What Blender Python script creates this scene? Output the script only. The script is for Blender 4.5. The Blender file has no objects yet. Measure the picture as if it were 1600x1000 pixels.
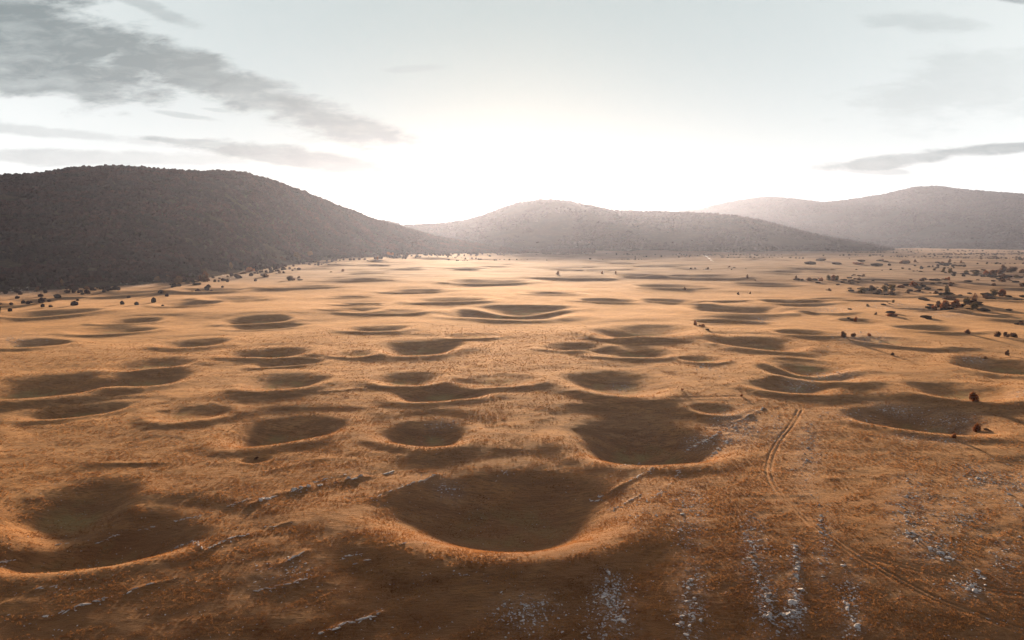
import bpy, math, random
import numpy as np
from mathutils import Vector, Matrix

random.seed(7); RNG = np.random.default_rng(7)
SC = bpy.context.scene
COL = SC.collection

# ------------------------------------------------------------------ camera
F, CX, CY, YH, H = 1067.0, 800.0, 500.0, 375.0, 70.0      # lens in photo pixels, image centre, horizon row, drone height
PITCH = math.atan((CY - YH) / F)
cam = bpy.data.cameras.new('camera'); camo = bpy.data.objects.new('camera', cam); COL.objects.link(camo)
cam.sensor_width = 36; cam.lens = 36 * F / 1600; cam.clip_start = .5; cam.clip_end = 60000
camo.location = (0, 0, H); camo.rotation_euler = (math.pi / 2 - PITCH, 0, 0)
SC.camera = camo

def ray(px, py):
    """world direction through a photo pixel (arrays allowed)"""
    a = (np.asarray(px, float) - CX) / F; b = -(np.asarray(py, float) - CY) / F
    cp, sp = math.cos(PITCH), math.sin(PITCH)
    return np.stack([a, cp + b * sp, -sp + b * cp], -1)
def az_el(px, py):
    d = ray(px, py)
    return np.arctan2(d[..., 0], d[..., 1]), d[..., 2] / np.hypot(d[..., 0], d[..., 1])

# ------------------------------------------------------------------ exposure, sun, sky
SUN_EL, SUN_AZ = math.radians(5.8), math.radians(-0.5)     # azimuth from +Y towards +X
SC.view_settings.view_transform = 'Standard'; SC.view_settings.look = 'None'
SC.view_settings.gamma = 1; SC.view_settings.use_curve_mapping = False
SC.view_settings.exposure = 2.0
SC.cycles.use_denoising = True
SC.cycles.max_bounces = 5; SC.cycles.diffuse_bounces = 2; SC.cycles.transparent_max_bounces = 8
SC.cycles.volume_bounces = 0

sun = bpy.data.lights.new('sun', 'SUN'); suno = bpy.data.objects.new('sun', sun); COL.objects.link(suno)
sun.energy = 5.0; sun.angle = math.radians(3.2); sun.color = (1, .675, .42)      # a low sun swollen by haze: soft edged shadows
sd = Vector((math.sin(SUN_AZ) * math.cos(SUN_EL), math.cos(SUN_AZ) * math.cos(SUN_EL), math.sin(SUN_EL)))
suno.rotation_euler = sd.to_track_quat('Z', 'Y').to_euler(); suno.location = (0, 0, 400)

class NT:
    """tiny node-tree writer"""
    def __init__(s, tree): s.t = tree; s.n = tree.nodes; s.l = tree.links; s.n.clear()
    def add(s, kind, **kw):
        nd = s.n.new(kind)
        for k, v in kw.items(): setattr(nd, k, v)
        return nd
    def put(s, sock, v):
        if isinstance(v, bpy.types.NodeSocket): s.l.new(v, sock)
        elif v is not None: sock.default_value = v
    def m(s, op, a, b=None, c=None, clamp=False):
        nd = s.add('ShaderNodeMath', operation=op, use_clamp=clamp)
        for i, v in enumerate((a, b, c)): s.put(nd.inputs[i], v)
        return nd.outputs[0]
    def vm(s, op, a, b=None, out=0):
        nd = s.add('ShaderNodeVectorMath', operation=op)
        s.put(nd.inputs[0], a)
        if b is not None: s.put(nd.inputs[1], b)
        return nd.outputs[out]
    def mix(s, f, a, b, blend='MIX'):
        nd = s.add('ShaderNodeMix', data_type='RGBA', blend_type=blend)
        s.put(nd.inputs[0], f); s.put(nd.inputs[6], a); s.put(nd.inputs[7], b)
        return nd.outputs[2]
    def rng(s, v, a, b, c=0., d=1., smooth=False):
        nd = s.add('ShaderNodeMapRange')
        if smooth: nd.interpolation_type = 'SMOOTHSTEP'
        for i, x in enumerate((v, a, b, c, d)): s.put(nd.inputs[i], x)
        return nd.outputs[0]
    def noise(s, vec, scale, detail=4, rough=.55, dist=0., out=0):
        nd = s.add('ShaderNodeTexNoise')
        s.put(nd.inputs['Vector'], vec); nd.inputs['Scale'].default_value = scale
        nd.inputs['Detail'].default_value = detail; nd.inputs['Roughness'].default_value = rough
        nd.inputs['Distortion'].default_value = dist
        return nd.outputs[out]
    def mapping(s, vec, loc=(0, 0, 0), rot=0., sc=(1, 1, 1), kind='POINT'):
        nd = s.add('ShaderNodeMapping', vector_type=kind)
        s.put(nd.inputs[0], vec); nd.inputs['Location'].default_value = loc
        nd.inputs['Rotation'].default_value = (0, 0, rot); nd.inputs['Scale'].default_value = sc
        return nd.outputs[0]

world = bpy.data.worlds.new('World'); SC.world = world; world.use_nodes = True
w = NT(world.node_tree)
tc = w.add('ShaderNodeTexCoord').outputs['Generated']
sky = w.add('ShaderNodeTexSky', sky_type='NISHITA'); sky.sun_disc = False
sky.sun_elevation = SUN_EL; sky.sun_rotation = SUN_AZ; sky.altitude = 900; sky.dust_density = 3.0; sky.air_density = 1.0
xyz = w.add('ShaderNodeSeparateXYZ'); w.put(xyz.inputs[0], tc)
dx, dy, dz = xyz.outputs
ys = w.m('MAXIMUM', dy, .08)
uu, vv = w.m('DIVIDE', dx, ys), w.m('DIVIDE', dz, ys)
cmb = w.add('ShaderNodeCombineXYZ'); w.put(cmb.inputs[0], uu); w.put(cmb.inputs[1], vv)
P = cmb.outputs[0]
# wind-drawn wisps: displace the cloud outlines with noise that is stretched along the wind
wst = w.mapping(P, rot=math.radians(-11), sc=(2.4, 8, 1))
warp = w.noise(wst, 3.0, 7, .60)
fine = w.noise(wst, 8.0, 6, .62, .4)
big = w.noise(w.mapping(P, rot=math.radians(-11), sc=(1.5, 4, 1)), 2.2, 4, .5)
wob = w.m('ADD', w.m('MULTIPLY', w.m('SUBTRACT', warp, .5), 1.9), w.m('MULTIPLY', w.m('SUBTRACT', fine, .5), .8))
# clouds: centre px, centre py, half length px, half width px, tilt (deg, clockwise in the photo), strength
CLOUDS = [(30, 60, 260, 85, 12, .95), (310, 115, 260, 36, 21, .92), (515, 188, 135, 30, 17, 1.), (60, 128, 230, 30, 4, .9),
          (455, 246, 200, 17, 7, 1.), (285, 180, 55, 5, 8, .42), (340, 172, 30, 3, 6, .3), (320, 224, 120, 7, 5, .8),
          (1400, 250, 130, 13, -7, .78), (1545, 234, 120, 9, -4, .78), (1370, 268, 75, 6, 2, .5),
          (1560, 130, 240, 60, -8, .20), (1440, 35, 110, 14, 3, .25), (1600, -2, 80, 10, 5, .6), (640, 108, 50, 7, -3, .2),
          (240, 14, 75, 12, 20, .42), (150, 246, 420, 13, 1, .42), (90, 208, 210, 9, 5, .32), (1560, 270, 120, 10, 0, .15),
          (-300, 150, 260, 40, 8, .7), (1900, 200, 260, 30, -5, .5)]
dens = None
for (px, py, ha, hb, tilt, k) in CLOUDS:
    d = ray(px, py); cu, cv = d[0] / d[1], d[2] / d[1]
    q = w.mapping(P, (cu, cv, 0), math.radians(-tilt), (ha / F, hb / F, 1), 'TEXTURE')
    dist = w.m('SUBTRACT', w.vm('LENGTH', q, out=1), wob)
    mk = w.rng(dist, 1.12, .52, 0., k, True)
    dens = mk if dens is None else w.m('MAXIMUM', dens, mk)
dens = w.m('MULTIPLY', dens, w.rng(w.m('ADD', w.m('MULTIPLY', fine, .5), w.m('MULTIPLY', big, .5)), .30, .60, .55, 1.12))
front = w.rng(dy, .22, .78, 0., 1., True)                     # the thin bright veil lies on the sun's side of the sky
sdir = w.vm('DOT_PRODUCT', tc, tuple(sd), out=1)
glow = w.m('POWER', w.m('MAXIMUM', sdir, 0.), 60.)
veil_c = w.mix(w.rng(w.m('ADD', dz, w.m('MULTIPLY', sdir, -.06)), .02, .26, 0., 1., True), (3.95, 4.0, 3.95, 1), (3.3, 3.40, 3.30, 1))
veil_c = w.mix(glow, veil_c, (2.7, 2.7, 2.6, 1))
veil_c = w.mix(w.m('MULTIPLY', w.m('POWER', w.m('MAXIMUM', sdir, 0.), 4.), .85), veil_c, (.45, .9, 1.05, 1))
backc = w.mix(.6, sky.outputs[0], (1.15, .86, .80, 1))          # the rosy counter-glow opposite a low sun
skyc = w.mix(w.m('MULTIPLY', front, .96), backc, veil_c)
skyc = w.mix(w.m('MULTIPLY', dens, 1., clamp=True), skyc, (.62, .80, .84, 1))
bg = w.add('ShaderNodeBackground'); w.put(bg.inputs[0], skyc); bg.inputs[1].default_value = .08
wo = w.add('ShaderNodeOutputWorld'); w.put(wo.inputs[0], bg.outputs[0])

# ------------------------------------------------------------------ noise and relief (all in metres)
def vnoise(x, y, seed=0):
    xi = np.floor(x).astype(np.int64); yi = np.floor(y).astype(np.int64)
    fx = x - xi; fy = y - yi
    fx = fx * fx * fx * (fx * (fx * 6 - 15) + 10); fy = fy * fy * fy * (fy * (fy * 6 - 15) + 10)
    def h(a, b):
        k = (a * 374761393 + b * 668265263 + seed * 1442695041) & 0xffffffff
        k = ((k ^ (k >> 13)) * 1274126177) & 0xffffffff
        return ((k ^ (k >> 16)) & 0xffffff) / float(0xffffff) * 2 - 1
    a = h(xi, yi); b = h(xi + 1, yi); c = h(xi, yi + 1); d = h(xi + 1, yi + 1)
    return a + (b - a) * fx + (c - a) * fy + (a - b - c + d) * fx * fy
def fbm(x, y, wl, octv=4, seed=0, gain=.5):
    s = 0; amp = 1.; tot = 0
    for i in range(octv):
        c, sn = math.cos(i * 1.1 + .3), math.sin(i * 1.1 + .3)
        s = s + amp * vnoise((x * c - y * sn) / wl + i * 7.3, (x * sn + y * c) / wl - i * 3.1, seed + i * 17)
        tot += amp; amp *= gain; wl *= .5
    return s / tot
def sstep(a, b, x):
    t = np.clip((x - a) / (b - a), 0, 1); return t * t * (3 - 2 * t)

# sinkholes read off the photo: (px of the near rim, py of the near rim, half width px, depth/width of plan, depth factor)
DOLINES = [
 (803, 858, 216, .76, .34), (1008, 717, 126, .80, .36), (664, 699, 70, 1.0, .38), (442, 694, 84, 1.0, .34),
 (112, 822, 98, 1.1, .30), (95, 880, 170, .50, .42, .35), (400, 722, 22, .8, .22), (1440, 676, 94, .85, .36), (1500, 627, 84, .85, .36),
 (1268, 599, 74, .9, .34), (1262, 584, 62, .9, .20), (1236, 619, 62, .9, .32), (1575, 582, 80, 1., .38), (962, 621, 82, 1.05, .34),
 (690, 631, 70, .8, .34), (640, 605, 56, .9, .30), (444, 610, 68, .9, .34), (422, 560, 62, .9, .36), (452, 572, 46, .6, .32),
 (222, 603, 76, .8, .38), (50, 624, 112, .9, .36), (120, 648, 66, .6, .28), (240, 575, 60, .8, .26), (655, 557, 72, 1., .36),
 (905, 553, 56, .8, .24), (985, 564, 64, .9, .30), (1005, 532, 84, 1., .34), (962, 534, 38, .8, .28), (1182, 550, 70, .95, .34),
 (1266, 529, 48, .9, .30), (1460, 520, 58, .95, .36), (1345, 503, 32, .9, .36), (590, 521, 48, .9, .34), (402, 504, 48, .9, .36),
 (304, 541, 56, .9, .34), (35, 544, 62, .9, .36), (80, 497, 64, .9, .28), (205, 505, 42, .8, .28), (290, 481, 46, .9, .34),
 (72, 469, 42, .9, .42), (560, 477, 34, .8, .34), (556, 487, 42, .8, .34), (548, 466, 40, .6, .26), (790, 502, 92, .9, .34),
 (650, 457, 46, .8, .30), (1155, 492, 80, 1.1, .40), (1268, 488, 46, .9, .26), (1240, 474, 50, .9, .34), (1200, 446, 44, .9, .44),
 (1045, 451, 56, .9, .32), (1048, 472, 46, .9, .30), (1145, 509, 56, .6, .34), (950, 474, 46, .8, .28), (860, 463, 42, .8, .26),
 (1445, 487, 40, .7, .34), (1500, 489, 40, .7, .32), (420, 512, 60, .5, .2), (700, 474, 60, .8, .22), (820, 488, 70, .7, .2),
 (480, 452, 55, .9, .28), (370, 471, 52, .9, .25), (560, 440, 50, .9, .25), (760, 445, 60, .9, .22), (900, 437, 60, .9, .24),
 (1010, 434, 55, .9, .26), (610, 492, 60, .7, .18), (740, 532, 40, .8, .10), (1100, 570, 36, .8, .16), (180, 520, 60, .7, .16),
 (1090, 437, 60, 1., .3), (1320, 470, 46, .9, .18), (1390, 462, 60, .9, .2), (1530, 470, 60, .8, .18), (1580, 500, 60, .9, .18),
 (1420, 444, 70, .9, .2), (1590, 452, 70, .9, .22), (320, 458, 60, .9, .2), (200, 462, 60, .9, .2), (10, 478, 60, .9, .25),
 (300, 655, 60, .8, .10), (560, 560, 36, .8, .12), (780, 610, 60, .8, .06), (1120, 645, 40, .7, .10), (1390, 540, 60, .7, .12),
 (-230, 760, 150, 1., .34), (-160, 560, 100, 1., .34), (1760, 640, 120, 1., .34), (1780, 540, 90, 1., .34), (-120, 690, 70, 1., .3),
 (1850, 820, 140, 1., .34), (1720, 500, 60, 1., .34), (-90, 510, 60, 1., .3), (-260, 640, 110, 1., .34)]
dol = []
for (px, py, hw, asp, dep, *tw) in DOLINES:
    hw *= 1.03
    d = ray(px, py); t = -H / d[2]; gx, gy = d[0] * t, d[1] * t; r = math.hypot(gx, gy)
    depth_axis = gy * math.cos(PITCH) + H * math.sin(PITCH)
    R = hw / F * depth_axis
    ux, uy = gx / r, gy / r
    if tw: a_ = math.atan2(ux, uy) * tw[0]; ux, uy = math.sin(a_), math.cos(a_)
    dol.append((gx + ux * R * asp * 1.10, gy + uy * R * asp * 1.10, R, asp, dep * (.84 if py > 640 else .46), ux, uy))
# far field of small sinkholes beyond the ones that can be told apart
for k in range(150):
    a = RNG.uniform(-.8, .8); r = RNG.uniform(1500, 3300); R = RNG.uniform(18, 45)
    dol.append((r * math.sin(a), r * math.cos(a), R, 1., .26, math.sin(a), math.cos(a)))

# skylines of the three hill masses, in photo pixels, and where each foot and crest lies (metres from the drone)
def curve(pts, pys): 
    a, e = az_el(np.array(pts, float), np.array(pys, float)); return a, e
AZ = np.linspace(-math.pi, math.pi, 14401)
def smooth(v, n):
    k = np.exp(-np.linspace(-2.5, 2.5, 2 * n + 1) ** 2); k /= k.sum()
    return np.convolve(np.pad(v, n, mode='edge'), k, 'valid')
def tab(pts, vals, n=24):
    a = az_el(np.array(pts, float), np.full(len(pts), 400.))[0]
    return smooth(np.interp(AZ, a, vals), n)
HILLS = []
def hill(name, sky_pts, feet, crests, back, n=24):
    sx = [p[0] for p in sky_pts]; sy = [p[1] for p in sky_pts]
    a, e = az_el(np.array(sx, float), np.array(sy, float))
    el = smooth(np.interp(AZ, a, e), n)
    rf = tab([p[0] for p in feet], [p[1] for p in feet], 60); rc = tab([p[0] for p in crests], [p[1] for p in crests], 80)
    HILLS.append((name, el, rf, rc, back))
hill('left', [(-3000, 330), (-900, 300), (-300, 285), (-60, 277), (0, 273), (60, 271), (100, 266), (150, 261), (205, 262), (260, 266), (350, 268),
     (385, 272), (430, 283), (480, 301), (540, 326), (580, 343), (620, 354), (680, 372), (760, 385), (830, 395), (1000, 430)],
     [(-900, 1000), (-300, 1050), (0, 1130), (110, 1120), (230, 1180), (300, 1300), (350, 1480), (410, 1800), (480, 2250), (560, 2750), (640, 3100), (760, 3400), (1000, 4000)],
     [(-900, 2300), (0, 2400), (200, 2500), (350, 2700), (450, 3100), (560, 3600), (700, 4000), (1000, 4500)], 1500)
hill('middle', [(200, 400), (480, 392), (540, 360), (570, 345), (600, 345), (615, 348), (632, 353), (690, 349), (720, 345), (750, 338), (790, 323), (815, 316), (850, 312), (885, 313), (915, 320),
     (955, 328), (1000, 330), (1050, 331), (1100, 334), (1150, 337), (1200, 347), (1250, 361), (1300, 372), (1360, 382), (1450, 400), (1700, 430)],
     [(0, 4600), (600, 4500), (900, 4400), (1150, 4200), (1350, 4800), (1500, 5200)],
     [(0, 6600), (600, 6600), (850, 6400), (1050, 6200), (1250, 6000), (1500, 6400)], 1500, 14)
hill('right', [(600, 410), (900, 380), (1000, 350), (1060, 331), (1090, 327), (1120, 320), (1160, 312), (1200, 308), (1240, 311), (1285, 316), (1320, 313),
     (1370, 306), (1400, 300), (1430, 293), (1465, 291), (1500, 296), (1550, 300), (1600, 304), (1750, 318), (1900, 300), (2400, 320), (4000, 340)],
     [(600, 8600), (1300, 8000), (1600, 5600), (2400, 5600)],
     [(600, 12600), (1200, 12000), (1600, 11200), (2400, 10500)], 2500, 14)

LEDGE = []       # strata: polylines on the ground, filled below; (points Nx2, height, width)
def Zbase(x, y):
    r = np.hypot(x, y)
    z = 2.1 * fbm(x, y, 200, 3, 11) * sstep(60, 260, r) + .5 * fbm(x, y * .8, 62, 2, 15) * sstep(120, 330, r) + 1.6 * fbm(x * .55 + y * .15, y, 105, 3, 17) * sstep(170, 420, r) + .35 * fbm(x, y, 34, 3, 5)
    z += 8.0 * fbm(x, y, 620, 3, 21) * sstep(900, 2200, r) + 3.4 * fbm(x, y, 150, 2, 27) * sstep(1400, 2600, r)
    near = np.clip(185 - y, 0, 200)                       # the hillside below the drone falls towards the viewer
    z -= near * near * .00068 * sstep(-400, 40, y)
    return z
def Zdol(x, y):
    z = np.zeros_like(x); green_lift = np.zeros_like(x)
    for i, (cx, cy, R, asp, dep, ux, uy) in enumerate(dol):
        m = (np.abs(x - cx) < 2.2 * R) & (np.abs(y - cy) < 2.2 * R)
        if not m.any(): continue
        X = x[m] - cx; Y = y[m] - cy
        a = (X * ux + Y * uy) / asp; b = X * uy - Y * ux
        th = np.arctan2(b, a); cs = np.cos(th)
        a = a * (1 - .10 * sstep(0, 1, cs))
        wobm = 1 + .07 * np.sin(2 * th + i * 1.7) + .05 * np.sin(3 * th + i * 2.9) + .04 * vnoise(X / (R * .5) + i, Y / (R * .5), i)
        t = np.hypot(a, b) / (R * wobm)
        D = dep * R * min(1, asp * 1.3 + .15) * (.82 + .32 * ((i * 7919) % 97) / 97.)
        f = 1 / (1 + (t / (.76 - .05 * cs)) ** (3.6 - 1.5 * cs)) - .02 * sstep(1.5, 2.1, t)
        z[m] -= D * f * sstep(2.15, 1.6, t)
        z[m] += (.045 - .024 * cs) * R * min(1, asp) * np.exp(-((t - 1.2) / .34) ** 2)
        green_lift[m] = np.maximum(green_lift[m], sstep(.62, .30, t))
    return z, green_lift
def Zhill(x, y):
    r = np.hypot(x, y); az = np.arctan2(x, y)
    z = np.full_like(r, 0.); cls = np.zeros(r.shape, np.int8)
    for k, (nm, el, rf, rc, back) in enumerate(HILLS):
        e = np.interp(az, AZ, el); a = np.interp(az, AZ, rf); c = np.interp(az, AZ, rc)
        hc = np.maximum(H + e * c, -20)
        wl, amp = ((330, 9), (600, 12), (900, 26))[k]
        rw = r + fbm(x, y, wl * .6, 2, 60 + k) * (60, 130, 260)[k] * sstep(c, a, r)
        t = (rw - a) / (c - a)
        S = np.clip(t, 0, 1); S = S * S * (1.9 - .9 * S) * .62 + .38 * np.sin(S * math.pi / 2) ** 1.2 * np.clip(t, 0, 1) ** .5
        S = np.where(t > 1, np.exp(-((rw - c) / back) ** 2), S)
        h = hc * S
        rel = sstep(0, .35, t)
        h = h + rel * (hc > 20) * fbm(x, y, wl, 5, 40 + k, .5) * amp * (1 - .72 * np.exp(-((t - 1) / .10) ** 2))
        if k: h = h + rel * 3.0 * fbm(x, y, 26, 2, 90 + k)
        m = h > z
        cls = np.where(m & (t > .02) & (h > 1.0), k + 1, cls); z = np.where(m, h, z)
    return z, cls
def Z(x, y, full=False):
    x = np.asarray(x, float); y = np.asarray(y, float)
    zd, green_lift = Zdol(x, y); zh, cls = Zhill(x, y)
    z = Zbase(x, y) + zd * sstep(30, 6, zh) + zh
    for (P_, hgt, wid) in LEDGE:
        m = (x > P_[:, 0].min() - 6) & (x < P_[:, 0].max() + 6) & (y > P_[:, 1].min() - 6) & (y < P_[:, 1].max() + 6)
        if not m.any(): continue
        X, Y = x[m], y[m]; best = np.full(X.shape, 1e9); sg = np.zeros_like(X)
        for (a, b) in zip(P_[:-1], P_[1:]):
            d = b - a; L2 = float(d @ d) + 1e-9
            t = np.clip(((X - a[0]) * d[0] + (Y - a[1]) * d[1]) / L2, 0, 1)
            qx, qy = X - a[0] - t * d[0], Y - a[1] - t * d[1]
            q = np.hypot(qx, qy); mm = q < best
            best = np.where(mm, q, best); sg = np.where(mm, np.sign(d[0] * qy - d[1] * qx), sg)
        s_ = best * sg / wid
        z[m] += hgt * np.exp(-s_ * s_) * np.clip(.5 + .9 * vnoise(X / 3.3, Y / 3.3, 77) + .5 * vnoise(X / 9, Y / 9, 78), 0, 1.6) 
    return (z, green_lift, cls) if full else z

def hit(px, py, it=60):
    """ground point under photo pixels, on the real relief"""
    px = np.atleast_1d(np.asarray(px, float)); py = np.atleast_1d(np.asarray(py, float))
    d = ray(px, py)
    ts = np.concatenate([np.arange(60, 400, 2.), 400 * 1.0085 ** np.arange(0, 330)])
    t = np.full(px.shape, np.nan); prev = ts[0]
    done = np.zeros(px.shape, bool)
    for s in ts:
        q = d * s; zz = Z(q[:, 0], q[:, 1]); below = (H + q[:, 2] <= zz) & ~done
        if below.any():
            for j in np.nonzero(below)[0]: t[j] = s; 
            done |= below
        if done.all(): break
    lo = np.where(done, t / 1.0085 - 2, 3000.); hi = np.where(done, t, 3000.)
    for _ in range(14):
        mid = (lo + hi) / 2; q = d * mid[:, None]; b = H + q[:, 2] <= Z(q[:, 0], q[:, 1])
        hi = np.where(b, mid, hi); lo = np.where(b, lo, mid)
    q = d * hi[:, None]
    return np.stack([q[:, 0], q[:, 1], Z(q[:, 0], q[:, 1])], -1)
def flat(px, py):
    d = ray(px, py); return d[..., :2] * (-H / d[..., 2:3])

# ------------------------------------------------------------------ helpers for meshes and tags
def tag(o, label=None, cat=None, group=None, kind=None):
    if label: o['label'] = label
    if cat: o['category'] = cat
    if group: o['group'] = group
    if kind: o['kind'] = kind
    return o
def mesh_np(name, V, Fc, mat=None, smooth_=False, parent=None, link=True):
    V = np.asarray(V, np.float32); Fc = np.asarray(Fc, np.int32)
    me = bpy.data.meshes.new(name); me.vertices.add(len(V)); me.vertices.foreach_set('co', V.ravel())
    n = Fc.shape[1]; me.loops.add(Fc.size); me.loops.foreach_set('vertex_index', Fc.ravel())
    me.polygons.add(len(Fc)); me.polygons.foreach_set('loop_start', np.arange(0, Fc.size, n, dtype=np.int32))
    me.polygons.foreach_set('use_smooth', np.full(len(Fc), smooth_)); me.update(calc_edges=True)
    if mat: me.materials.append(mat)
    if not link: return me
    o = bpy.data.objects.new(name, me); COL.objects.link(o)
    if parent: o.parent = parent
    return o
def attr(me, name, vals):
    a = me.attributes.new(name, 'FLOAT', 'POINT'); a.data.foreach_set('value', np.asarray(vals, np.float32))

# ------------------------------------------------------------------ materials
def new_mat(name):
    m = bpy.data.materials.new(name); m.use_nodes = True; return m, NT(m.node_tree)
def geo_pos(n): return n.add('ShaderNodeNewGeometry').outputs['Position']
def at_(n, name):
    return n.add('ShaderNodeAttribute', attribute_name=name).outputs['Fac']

def ground_material(name, track=False):
    m, n = new_mat(name)
    p = geo_pos(n)
    flatp = n.mapping(p, sc=(1, 1, 0))
    str_ = n.mapping(flatp, rot=math.radians(-32), sc=(.28, 1.0, 1))
    a = n.noise(flatp, 1 / 46., 5, .6); b = n.noise(str_, 1 / 5.5, 6, .66); c = n.noise(str_, 1.25, 5, .70); d = n.noise(flatp, 1 / 13., 4, .6, .6)
    gold, tan, brown, dark = (.30, .142, .046, 1), (.265, .146, .068, 1), (.132, .055, .020, 1), (.054, .021, .010, 1)
    col = n.mix(n.rng(a, .40, .62), gold, tan)
    col = n.mix(n.rng(b, .42, .60), col, brown)
    col = n.mix(n.m('MULTIPLY', n.rng(c, .49, .61), .92), col, dark)
    col = n.mix(n.m('MULTIPLY', n.rng(d, .46, .66), .7), col, (.120, .052, .020, 1))
    col = n.mix(n.m('MULTIPLY', n.rng(n.noise(flatp, 3.1, 3, .7), .60, .72), .45), col, (.40, .24, .10, 1))
    gr = n.m('MULTIPLY', at_(n, 'green_lift'), n.rng(n.noise(flatp, 1 / 9., 4, .6), .42, .60))
    col = n.mix(n.m('MULTIPLY', gr, .75), col, (.185, .150, .058, 1))  # greener grass on sinkhole floors, colour lightened to stand in for skylight
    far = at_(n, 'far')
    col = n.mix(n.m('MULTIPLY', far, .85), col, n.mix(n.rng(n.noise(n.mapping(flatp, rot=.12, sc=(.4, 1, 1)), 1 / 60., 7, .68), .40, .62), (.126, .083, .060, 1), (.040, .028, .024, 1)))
    # pale limestone showing through the turf
    near_brown = n.m('MULTIPLY', at_(n, 'near'), n.rng(n.noise(flatp, 1 / 24., 5, .62), .34, .58, .25, .95))  # patchy mask: ground turns browner and darker towards the camera
    col = n.mix(n.m('MULTIPLY', near_brown, .72), col, n.mix(c, (.085, .030, .011, 1), (.20, .075, .022, 1)))
    stone = n.m('MULTIPLY', at_(n, 'rock'), n.rng(n.noise(flatp, 1.5, 6, .75), .50, .60))
    col = n.mix(stone, col, n.mix(n.noise(flatp, 6, 3), (.20, .19, .19, 1), (.42, .40, .39, 1)))
    if track:
        rut = at_(n, 'rut')
        col = n.mix(n.m('MULTIPLY', rut, n.rng(n.noise(flatp, 1.1, 4, .6), .30, .62, .5, .95)), n.mix(n.m('MULTIPLY', n.m('SUBTRACT', 1., rut), .45), col, (.34, .16, .065, 1)), (.070, .032, .016, 1))
    bs = n.add('ShaderNodeBsdfPrincipled'); n.put(bs.inputs['Base Color'], col)
    bs.inputs['Roughness'].default_value = 1; bs.inputs['Specular IOR Level'].default_value = .05
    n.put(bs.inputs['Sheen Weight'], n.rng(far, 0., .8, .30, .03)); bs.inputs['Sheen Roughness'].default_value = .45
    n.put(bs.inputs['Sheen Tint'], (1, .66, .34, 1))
    hgt = n.m('ADD', n.m('MULTIPLY', c, .55), n.m('MULTIPLY', n.noise(flatp, 3.4, 4, .75), .30))
    bp = n.add('ShaderNodeBump'); bp.inputs['Strength'].default_value = 1; bp.inputs['Distance'].default_value = .85
    n.put(bp.inputs['Height'], n.m('MULTIPLY', hgt, n.rng(far, 0., 1., 1., .35))); n.put(bs.inputs['Normal'], bp.outputs[0])
    out = n.add('ShaderNodeOutputMaterial'); n.put(out.inputs[0], bs.outputs[0])
    return m
def hill_material(name, c1, c2, c3, s, bump):
    m, n = new_mat(name); p = geo_pos(n)
    a = n.noise(p, s, 5, .65); b = n.noise(p, s * 7, 4, .7)
    col = n.mix(n.rng(a, .4, .62), c1, c2); col = n.mix(n.m('MULTIPLY', n.rng(b, .5, .68), .7), col, c3)
    bs = n.add('ShaderNodeBsdfPrincipled'); n.put(bs.inputs['Base Color'], col); bs.inputs['Roughness'].default_value = 1
    bs.inputs['Specular IOR Level'].default_value = 0
    bp = n.add('ShaderNodeBump'); bp.inputs['Distance'].default_value = bump; n.put(bp.inputs['Height'], b); n.put(bs.inputs['Normal'], bp.outputs[0])
    out = n.add('ShaderNodeOutputMaterial'); n.put(out.inputs[0], bs.outputs[0])
    return m
MG = ground_material('dry_grass'); MT = ground_material('track_earth', True)
MHL = hill_material('forest_floor', (.050, .036, .026, 1), (.032, .026, .020, 1), (.075, .055, .035, 1), 1 / 60., 2)
MHM = hill_material('distant_woodland', (.045, .036, .028, 1), (.030, .030, .026, 1), (.070, .056, .040, 1), 1 / 180., 5)
MHR = hill_material('far_mountain_woods', (.040, .036, .030, 1), (.026, .030, .028, 1), (.058, .052, .042, 1), 1 / 260., 8)

def leaf_material(name, c1, c2):
    m, n = new_mat(name)
    oi = n.add('ShaderNodeObjectInfo').outputs['Random']
    g = n.noise(geo_pos(n), .9, 2, .6)
    col = n.mix(n.m('FRACT', n.m('ADD', oi, n.m('MULTIPLY', g, .9))), c1, c2)
    df = n.add('ShaderNodeBsdfDiffuse'); tr = n.add('ShaderNodeBsdfTranslucent'); n.put(df.inputs[0], col); n.put(tr.inputs[0], col)
    mx = n.add('ShaderNodeMixShader'); mx.inputs[0].default_value = .4; n.put(mx.inputs[1], df.outputs[0]); n.put(mx.inputs[2], tr.outputs[0])
    out = n.add('ShaderNodeOutputMaterial'); n.put(out.inputs[0], mx.outputs[0]); return m
LEAF = [leaf_material('rust_leaves', (.24, .078, .022, 1), (.13, .045, .018, 1)),
        leaf_material('olive_leaves', (.13, .090, .034, 1), (.075, .052, .024, 1)),
        leaf_material('dark_leaves', (.12, .058, .032, 1), (.065, .036, .024, 1))]
BARK, n = new_mat('bark'); _b = n.add('ShaderNodeBsdfPrincipled'); n.put(_b.inputs['Base Color'], n.mix(n.noise(geo_pos(n), 6, 4), (.05, .035, .025, 1), (.11, .085, .065, 1)))
_b.inputs['Roughness'].default_value = .95; n.put(n.add('ShaderNodeOutputMaterial').inputs[0], _b.outputs[0])
STONE, n = new_mat('limestone'); _p = geo_pos(n)
_b = n.add('ShaderNodeBsdfPrincipled'); _c = n.mix(n.rng(n.noise(_p, 1.7, 6, .7), .38, .62), (.25, .24, .235, 1), (.62, .59, .55, 1))
_c = n.mix(n.rng(n.noise(_p, .8, 3, .6), .56, .68), _c, (.13, .09, .06, 1))
n.put(_b.inputs['Base Color'], _c); _b.inputs['Roughness'].default_value = .9; _b.inputs['Specular IOR Level'].default_value = .2
_bp = n.add('ShaderNodeBump'); _bp.inputs['Distance'].default_value = .25; n.put(_bp.inputs['Height'], n.noise(_p, 3, 5, .7)); n.put(_b.inputs['Normal'], _bp.outputs[0])
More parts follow.
